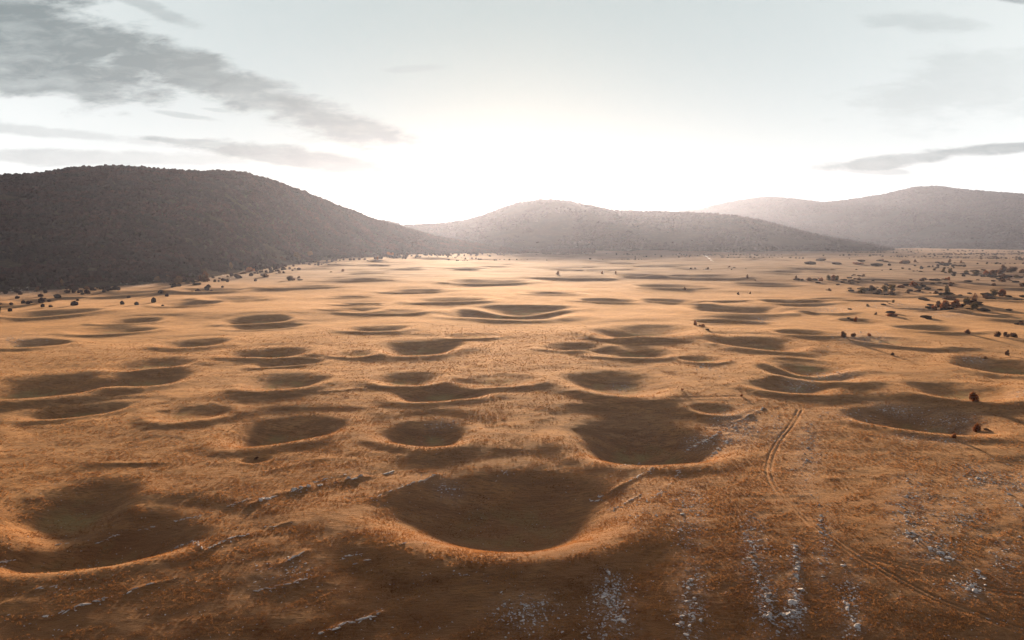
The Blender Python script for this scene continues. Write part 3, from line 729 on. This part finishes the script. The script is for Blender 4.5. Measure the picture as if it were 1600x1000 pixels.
def leafy(seed, nl, mult=1.):
    """a crown: lumps of small leaf clumps, uneven outline, gaps; unit radius, standing on z=0"""
    g = np.random.default_rng(seed); nb = g.integers(5, 8)
    cs = g.normal(0, .36, (nb, 3)); cs[:, 2] = cs[:, 2] * .8 + .62; cs[0] = (0, 0, .6); rs = g.uniform(.42, .62, nb); rs[0] = .78
    V_, F_ = [], []
    for k in range(nl):
        b = g.integers(0, nb); d = g.normal(size=3); d /= np.linalg.norm(d); p = cs[b] + d * rs[b] * g.uniform(.62, 1.1)
        if p[2] < .03: p[2] = .03 + g.random() * .12
        u = g.normal(size=3); u /= np.linalg.norm(u); w_ = np.cross(u, d + .3 * g.normal(size=3)); w_ /= np.linalg.norm(w_) + 1e-9
        e = g.uniform(.09, .19) * mult; n0 = len(V_)
        V_ += [p - u * e, p + w_ * e * .8, p + u * e, p - w_ * e * .8]; F_.append((n0, n0 + 1, n0 + 2, n0 + 3))
    V_ = np.array(V_); m = np.abs(V_[:, :2]).max(); V_[:, :2] /= m; V_[:, 2] = V_[:, 2] / V_[:, 2].max() * 2
    return V_, np.array(F_)
parts_ = []
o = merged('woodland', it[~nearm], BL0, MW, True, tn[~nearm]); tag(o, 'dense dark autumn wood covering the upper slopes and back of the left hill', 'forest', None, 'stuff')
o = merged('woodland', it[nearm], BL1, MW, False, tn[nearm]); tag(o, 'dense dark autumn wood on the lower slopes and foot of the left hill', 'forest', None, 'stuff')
R1, O1, D1 = 0, 1, 2     # rust, olive, dark leaves
GR = 'trees and bushes on the plain'
# (px, py of the foot, width px, height px, leaves, label)
TREES = [
 (1523, 627, 17, 15, R1, 'round rust coloured bush on the near rim of the right sinkhole, casting a long shadow'),
 (1527, 674, 14, 13, R1, 'rusty round bush inside the right end of the nearest right hand sinkhole'),
 (1543, 674, 14, 5, D1, 'low dark bush right beside the rusty one at the sinkhole end'),
 (1490, 684, 9, 8, R1, 'small orange bush below the near rim of the nearest right hand sinkhole'),
 (1573, 555, 8, 9, D1, 'dark bush standing on the far wall of the sinkhole at the right edge'),
 (1539, 560, 8, 4, D1, 'low bush left of the dark one on the sinkhole wall'),
 (1394, 555, 6, 5, D1, 'tiny dark bush alone on the flat between the right hand sinkholes'),
 (1318, 527, 13, 10, D1, 'dark bush at the left end of the stony patch'),
 (1333, 526, 10, 6, D1, 'low bush just right of the dark one on the stony patch'),
 (1358, 525, 8, 5, R1, 'small reddish bush in the middle of the stony patch'),
 (1512, 521, 10, 7, R1, 'small bush on the right rim of the long shallow sinkhole'),
 (1558, 526, 12, 9, D1, 'left bush of the dark hedge near the right edge'),
 (1571, 527, 13, 9, D1, 'middle bush of the dark hedge near the right edge'),
 (1584, 527, 12, 8, D1, 'right bush of the dark hedge near the right edge'),
 (1596, 507, 10, 5, D1, 'low dark bush touching the right edge above the hedge'),
 (1337, 503, 9, 9, R1, 'bush growing in the small round sinkhole on the right'),
 (1392, 494, 20, 5, R1, 'long flat rust bush on the rise behind the small round sinkhole'),
 (1369, 492, 5, 5, D1, 'tiny bush just left of the long flat one'),
 (1086, 508, 8, 8, R1, 'orange bush on the rim at the right of the central far sinkhole'),
 (1097, 510, 12, 4, R1, 'low reddish bush next to the orange one on the rim'),
 (1066, 610, 5, 4, R1, 'tiny bush by the right lip of the mid sinkhole'),
 (1159, 619, 6, 4, R1, 'tiny reddish bush at the end of the upper track'),
 (1520, 477, 18, 20, D1, 'tallest dark round tree of the group at the right'),
 (1520, 484, 15, 13, O1, 'olive round tree in front of the tallest dark one'),
 (1508, 476, 12, 12, O1, 'yellowish tree pressed against the left side of the tallest dark one'),
 (1494, 482, 17, 15, R1, 'wide rusty tree in the middle of the group at the right'),
 (1477, 484, 17, 15, R1, 'round brown tree left of the wide rusty tree'),
 (1466, 478, 11, 9, D1, 'small dark tree at the upper left of the group'),
 (1461, 484, 11, 8, R1, 'low bush at the left end of the group'),
 (1483, 467, 26, 5, D1, 'flat dark bush behind the brown round tree'),
 (1542, 465, 20, 5, D1, 'flat dark hedge between the tall dark tree and the pair of trees'),
 (1553, 463, 13, 13, O1, 'left tree of the pair right of the tall dark tree'),
 (1566, 464, 14, 13, R1, 'right tree of the pair right of the tall dark tree'),
 (1479, 460, 9, 16, O1, 'slender tall tree standing alone behind the group'),
 (1485, 447, 9, 7, D1, 'small dark tree beyond the slender tall one'),
 (1598, 448, 14, 7, D1, 'dark bush cut by the right edge beyond the pair of trees'),
 (1347, 457, 15, 10, O1, 'leftmost bush of the olive hedge across the middle right'),
 (1362, 454, 14, 9, D1, 'second bush of the olive hedge'),
 (1374, 457, 12, 6, D1, 'low dark bush in the middle of the olive hedge'),
 (1384, 455, 13, 10, O1, 'fourth bush of the olive hedge'),
 (1394, 451, 11, 8, O1, 'tallest right hand bush of the olive hedge'),
 (1392, 459, 13, 6, D1, 'dark low bush in front of the right end of the olive hedge'),
 (1407, 449, 14, 4, R1, 'flat rust bush trailing right of the olive hedge'),
 (1419, 458, 6, 5, D1, 'small dark bush between the hedge and the rust pyramid bush'),
 (1434, 456, 14, 4, D1, 'flat dark bush below the rust pyramid bush'),
 (1426, 447, 13, 8, R1, 'pyramid shaped rust bush right of the olive hedge'),
 (1439, 446, 7, 4, D1, 'tiny dark bush right of the rust pyramid bush'),
 (1463, 459, 9, 5, D1, 'small dark bush left of the slender tall tree'),
 (1440, 439, 11, 5, D1, 'flat dark bush in the field above the rust pyramid bush'),
 (1481, 438, 9, 6, R1, 'small rust tree in the field above the slender one'),
 (1474, 425, 6, 6, O1, 'small olive tree, left one of two in the far field'),
 (1484, 427, 11, 9, O1, 'larger olive tree, right one of two in the far field'),
 (1508, 428, 9, 7, O1, 'pale olive tree left of the dark far grove'),
 (1525, 429, 11, 6, O1, 'squat olive tree beside the pale one, left of the far grove'),
 (1541, 430, 11, 8, R1, 'brown tree at the left end of the far grove'),
 (1552, 431, 12, 10, D1, 'second tree from the left in the far grove'),
 (1561, 429, 10, 11, D1, 'narrow dark tree in the far grove'),
 (1568, 426, 12, 13, D1, 'tallest dark tree of the far grove'),
 (1580, 426, 16, 10, D1, 'wide dark tree right of the tallest in the far grove'),
 (1596, 427, 13, 8, D1, 'dark tree at the right end of the far grove'),
 (1568, 434, 14, 7, D1, 'low dark bush in front of the far grove'),
 (1588, 434, 13, 5, O1, 'low olive bush in front of the right end of the far grove'),
 (1567, 440, 12, 5, D1, 'dark flat bush in the dip before the far grove'),
 (1576, 438, 7, 6, D1, 'small dark tree in the dip before the far grove'),
 (1552, 446, 7, 4, D1, 'tiny dark bush above the pair of trees'),
 (1243, 437, 6, 7, D1, 'lone small dark bush left of the long far hedge'),
 (1265, 439, 10, 6, D1, 'dark bush at the left end of the long far hedge'),
 (1283, 439, 10, 6, R1, 'low rust bush of the long far hedge'),
 (1294, 438, 10, 9, O1, 'tall left tree of the long far hedge'),
 (1301, 438, 9, 9, R1, 'tall middle tree of the long far hedge'),
 (1308, 438, 7, 8, O1, 'tall right tree of the long far hedge'),
 (1296, 455, 7, 5, D1, 'lone dark bush in the open field below the long far hedge'),
 (1327, 441, 6, 5, D1, 'small dark bush right of the long far hedge'),
 (1341, 437, 12, 4, D1, 'flat dark bush in the stony dip of the far field'),
 (1348, 432, 8, 4, D1, 'small dark bush above the stony dip'),
 (1413, 412, 18, 6, D1, 'wide dark clump on the edge of the far field'),
 (1429, 410, 6, 5, D1, 'small dark tree right of the wide dark clump'),
 (1377, 408, 12, 4, D1, 'flat dark clump left of the wide dark one'),
 (1483, 411, 7, 7, D1, 'far small tree of the hedge beneath the mountain'),
 (1473, 412, 12, 4, D1, 'far low hedge bush beneath the mountain'),
 (1501, 411, 6, 5, D1, 'last far bush on the right beneath the mountain'),
 (1340, 413, 24, 4, R1, 'far brown hedge bush on the pale field'),
 (1356, 479, 5, 5, O1, 'small solitary bush among the shallow hollows'),
 (1395, 473, 6, 5, O1, 'tiny olive bush on the bare rise'),
 (1167, 434, 7, 6, D1, 'lone round dark bush above the dark far sinkhole'),
 (1070, 453, 5, 5, D1, 'tiny dark bush beyond the central far sinkholes'),
 (1153, 460, 5, 4, D1, 'left one of two tiny bushes on the far slope'),
 (1172, 459, 4, 4, D1, 'right one of two tiny bushes on the far slope'),
 (872, 429, 6, 6, R1, 'small hazy bush below the sun'),
 (941, 428, 4, 5, R1, 'tiny hazy bush, left one of two right of the sun'),
 (962, 428, 4, 5, R1, 'tiny hazy bush, right one of two right of the sun'),
 (1106, 421, 5, 4, D1, 'tiny dark bush below the pale strip of road'),
 (1139, 418, 6, 3, D1, 'flat tiny bush right of the pale strip of road'),
 (98, 447, 10, 11, D1, 'dark tree standing free at the edge of the left wood'),
 (58, 455, 7, 7, D1, 'small dark bush above the dark oval sinkhole at the left'),
 (136, 452, 9, 5, D1, 'low dark bush at the foot of the left wood'),
 (415, 433, 15, 6, D1, 'dark dome shaped bush right of the left wood'),
 (455, 438, 17, 7, D1, 'wide dark bush right of the dome shaped one'),
 (467, 435, 7, 4, D1, 'tiny bush at the right end of the wide dark one'),
 (436, 427, 6, 5, D1, 'small bush between and above the dome shaped and wide bushes'),
 (535, 424, 6, 4, R1, 'tiny bush alone on the pale slope left of the sun'),
 (466, 407, 17, 14, D1, 'dark round tree in front of the foot of the left hill'),
 (485, 401, 12, 9, D1, 'smaller tree right of the dark round one at the hill foot'),
 (442, 408, 13, 8, D1, 'dark tree left of the round one at the hill foot'),
 (590, 406, 5, 6, R1, 'small hazy tree under the right end of the left hill'),
 (609, 400, 14, 7, R1, 'hazy tree clump under the right end of the left hill'),
 (318, 441, 26, 18, D1, 'big dark round tree clump in the hollow at the wood edge'),
 (278, 443, 14, 12, D1, 'dark tree left of the big round clump'),
 (293, 443, 10, 6, D1, 'low bush between the dark tree and the big round clump'),
 (245, 440, 12, 9, D1, 'paired dark trees at the edge of the wood above the pale stones'),
 (262, 436, 9, 7, D1, 'small tree right of the paired dark trees'),
 (362, 420, 9, 11, D1, 'slim tree on the grassy gap right of the wood'),
 (352, 424, 8, 6, D1, 'low tree left of the slim one on the grassy gap'),
 (390, 424, 18, 7, R1, 'long rusty hedge on the grassy gap right of the wood'),
 (380, 428, 12, 4, D1, 'low dark hedge in front of the rusty one'),
 (355, 433, 5, 3, D1, 'tiny bush on the smooth rise below the grassy gap'),
 (400, 717, 10, 4, D1, 'flat dark bush in the small hollow left of centre'),
]
# scrub far out on the plain and along the feet of the distant hills
def c_scrub(x, y, z, cl, g):
    r = np.hypot(x, y); n_ = fbm(x * .5, y * 1.6, 260, 4, 700, .6); az = np.arctan2(x, y)
    right = sstep(.05, .45, az)
    return (cl != 1) & (z < 60) & (n_ > g.uniform(.24, .66, len(x)) - .20 * sstep(2600, 4000, r) * right) & ((r > 1900) | ((az > .25) & (r > 1500)))
x, y, z, r, g = scatter(30000, -.75, .80, 1250, 5200, 62, c_scrub, 0)
s = g.uniform(.9, 3.2, len(x)) ** 1.05 * (1 + r / 9000.)
it = np.stack([x, y, z - .2, s * 1.15, s, s * g.uniform(.6, 1., len(s)), g.uniform(0, 6.28, len(s))], -1)
tp = hit([t[0] for t in TREES], [t[1] for t in TREES]); gg = np.random.default_rng(99); ex = []
for (px, py, wp, hpx, kind, lab), q in zip(TREES, tp):
    D = math.hypot(q[0], q[1])
    for _ in range(0 if py > 515 else 4 if px > 1230 and wp > 7 else 1):
        e = wp / F * D * gg.uniform(.12, .30); a, b = q[0] + gg.normal(0, 1.1) * wp / F * D, q[1] + gg.normal(0, 2.2) * wp / F * D
        ex.append((a, b, 0, e * 1.5, e, e * .45, gg.uniform(0, 6)))
ex = np.array(ex); ex[:, 2] = Z(ex[:, 0], ex[:, 1]) - .05; it = np.concatenate([it, ex]); x = it[:, 0]
MS = wood_material('scrub_leaves', (.060, .040, .028, 1), (.10, .052, .028, 1), (.040, .036, .028, 1))
tag(merged('scrub', it, BL1, MS, False, g.random(len(x))), 'distant dark scrub and hedges dotted over the far plain', 'scrub', None, 'stuff')
# woods on the two far hills
def c_far(x, y, z, cl, g):
    r = np.hypot(x, y)
    return (cl >= 2) & (fbm(x, y, 420, 4, 720, .6) > -.25)
x, y, z, r, g = scatter(80000, -.40, .80, 4000, 12800, 63, c_far, 0)
s = g.uniform(4.5, 8, len(x)) * (1 + r / 14000)
it = np.stack([x, y, z - 2, s * 1.3, s, s * .8, g.uniform(0, 6.28, len(s))], -1)
MF = wood_material('far_woods', (.050, .036, .032, 1), (.062, .044, .038, 1), (.036, .034, .032, 1))
tag(merged('distant_woodland', it, BL0, MF, True, g.random(len(x))), 'bluish woods covering the distant hills on the skyline', 'forest', None, 'stuff')

# single trees and bushes: crown and trunk meshes are shared
CROWN = {k: [mesh_np('crown', *leafy(200 + 10 * k + i, 620), LEAF[k], link=False) for i in range(4)] for k in range(3)}
def core_mesh(k, i):
    pass
def trunk_mesh(seed):
    g = np.random.default_rng(seed); V_, F_ = [], []
    def tube(pts, rads, sides=7):
        n0 = len(V_)
        for (p, r_) in zip(pts, rads):
            for j in range(sides):
                a = 6.283 * j / sides; V_.append((p[0] + r_ * math.cos(a), p[1] + r_ * math.sin(a), p[2]))
        for i in range(len(pts) - 1):
            for j in range(sides):
                F_.append((n0 + i * sides + j, n0 + i * sides + (j + 1) % sides, n0 + (i + 1) * sides + (j + 1) % sides, n0 + (i + 1) * sides + j))
    tube([(0, 0, -.12), (.01, 0, .2), (.03, .02, .7), (0, .03, 1.25)], [.085, .065, .045, .015])
    for _ in range(5):
        a = g.uniform(0, 6.28); z0 = g.uniform(.3, .8); l = g.uniform(.35, .6)
        tube([(0.02, 0.01, z0), (l * .5 * math.cos(a), l * .5 * math.sin(a), z0 + .22), (l * math.cos(a), l * math.sin(a), z0 + .55)], [.03, .02, .008], 5)
    return mesh_np('trunk', V_, F_, BARK, True, link=False)
TRUNK = [trunk_mesh(i) for i in range(3)]
hp = hit([t[0] for t in TREES], [t[1] for t in TREES])
g = np.random.default_rng(12)
def base_xy(px, py):    # a foot on a far flat: walk along the ray of the row to the right distance
    return None
for (px, py, wp, hpx, kind, lab), q in zip(TREES, hp):
    D = q[1] * math.cos(PITCH) + (H - q[2]) * math.sin(PITCH); W = wp / F * D; Ht = hpx / F * D
    small = hpx < 9 or wp > 1.7 * hpx
    cm = CROWN[kind][g.integers(0, 4)]; rz = g.uniform(0, 6.28)
    word = 'tree' if ('tree' in lab or 'clump' in lab and hpx > 10) else 'bush'
    if word == 'bush' or hpx < 8:
        o = bpy.data.objects.new('bush' if word == 'bush' else 'tree', cm); COL.objects.link(o)
        o.location = (q[0], q[1], q[2] - .08 * Ht); o.scale = (W / 2, W / 2, Ht * 1.08 / 2); o.rotation_euler[2] = rz
        tag(o, lab, word, GR)
    else:
        e = bpy.data.objects.new('tree', None); COL.objects.link(e); e.location = q; tag(e, lab, 'tree', GR)
        c_ = bpy.data.objects.new('crown', cm); COL.objects.link(c_); c_.parent = e; c_.location = (0, 0, .07 * Ht); c_.scale = (W / 2, W / 2, Ht * .93 / 2); c_.rotation_euler[2] = rz
        t_ = bpy.data.objects.new('trunk', TRUNK[g.integers(0, 3)]); COL.objects.link(t_); t_.parent = e; t_.scale = (Ht * .55, Ht * .55, Ht * .62)

# short pale stretch of gravel road far out on the plain
p_ = hit([1102, 1105, 1108, 1111, 1114], [399.5, 401.5, 404, 406.5, 408.5])
pl = p_[:, :2]; dv = np.gradient(pl, axis=0); dv /= np.linalg.norm(dv, axis=1)[:, None]; nv = np.stack([-dv[:, 1], dv[:, 0]], 1)
Vr, Fr = [], []
for k in range(len(pl)):
    for s_ in (-1, 1):
        x, y = pl[k] + nv[k] * 3.2 * s_; Vr.append((x, y, float(Z(np.array([x]), np.array([y]))[0]) + .5)); Vr.append((x, y, Vr[-1][2] - 1.5))
for k in range(len(pl) - 1):
    a = 4 * k; b = a + 4; Fr += [(a, a + 2, b + 2, b), (a, b, b + 1, a + 1), (a + 2, a + 3, b + 3, b + 2)]
PG, n = new_mat('pale_gravel'); _b = n.add('ShaderNodeBsdfPrincipled'); n.put(_b.inputs['Base Color'], n.mix(n.noise(geo_pos(n), .5, 4), (.62, .62, .62, 1), (.80, .80, .80, 1)))
_b.inputs['Roughness'].default_value = .9; n.put(n.add('ShaderNodeOutputMaterial').inputs[0], _b.outputs[0])
tag(mesh_np('gravel_road', Vr, Fr, PG), 'short pale stretch of gravel road far out on the plain', None, None, 'structure')
# ------------------------------------------------------------------ the air
hm, n = new_mat('haze_air')
pv = n.add('ShaderNodeVolumePrincipled')
pv.inputs['Color'].default_value = (.52, .64, .93, 1); pv.inputs['Density'].default_value = 2.0e-5; pv.inputs['Anisotropy'].default_value = .60
ho = n.add('ShaderNodeOutputMaterial'); n.put(ho.inputs['Volume'], pv.outputs[0])
b0, b1 = V[:, 2].min() - 1, max(V[:, 2].max(), H) + 25
c8 = [(x, y, z) for x in (-19500, 19500) for y in (-19500, 19500) for z in (b0, b1)]
o = mesh_np('haze', c8, [(0, 1, 3, 2), (4, 6, 7, 5), (0, 4, 5, 1), (2, 3, 7, 6), (0, 2, 6, 4), (1, 5, 7, 3)], hm)
tag(o, 'thin pale evening haze lying over the plain and in front of the hills', 'haze', None, 'stuff')
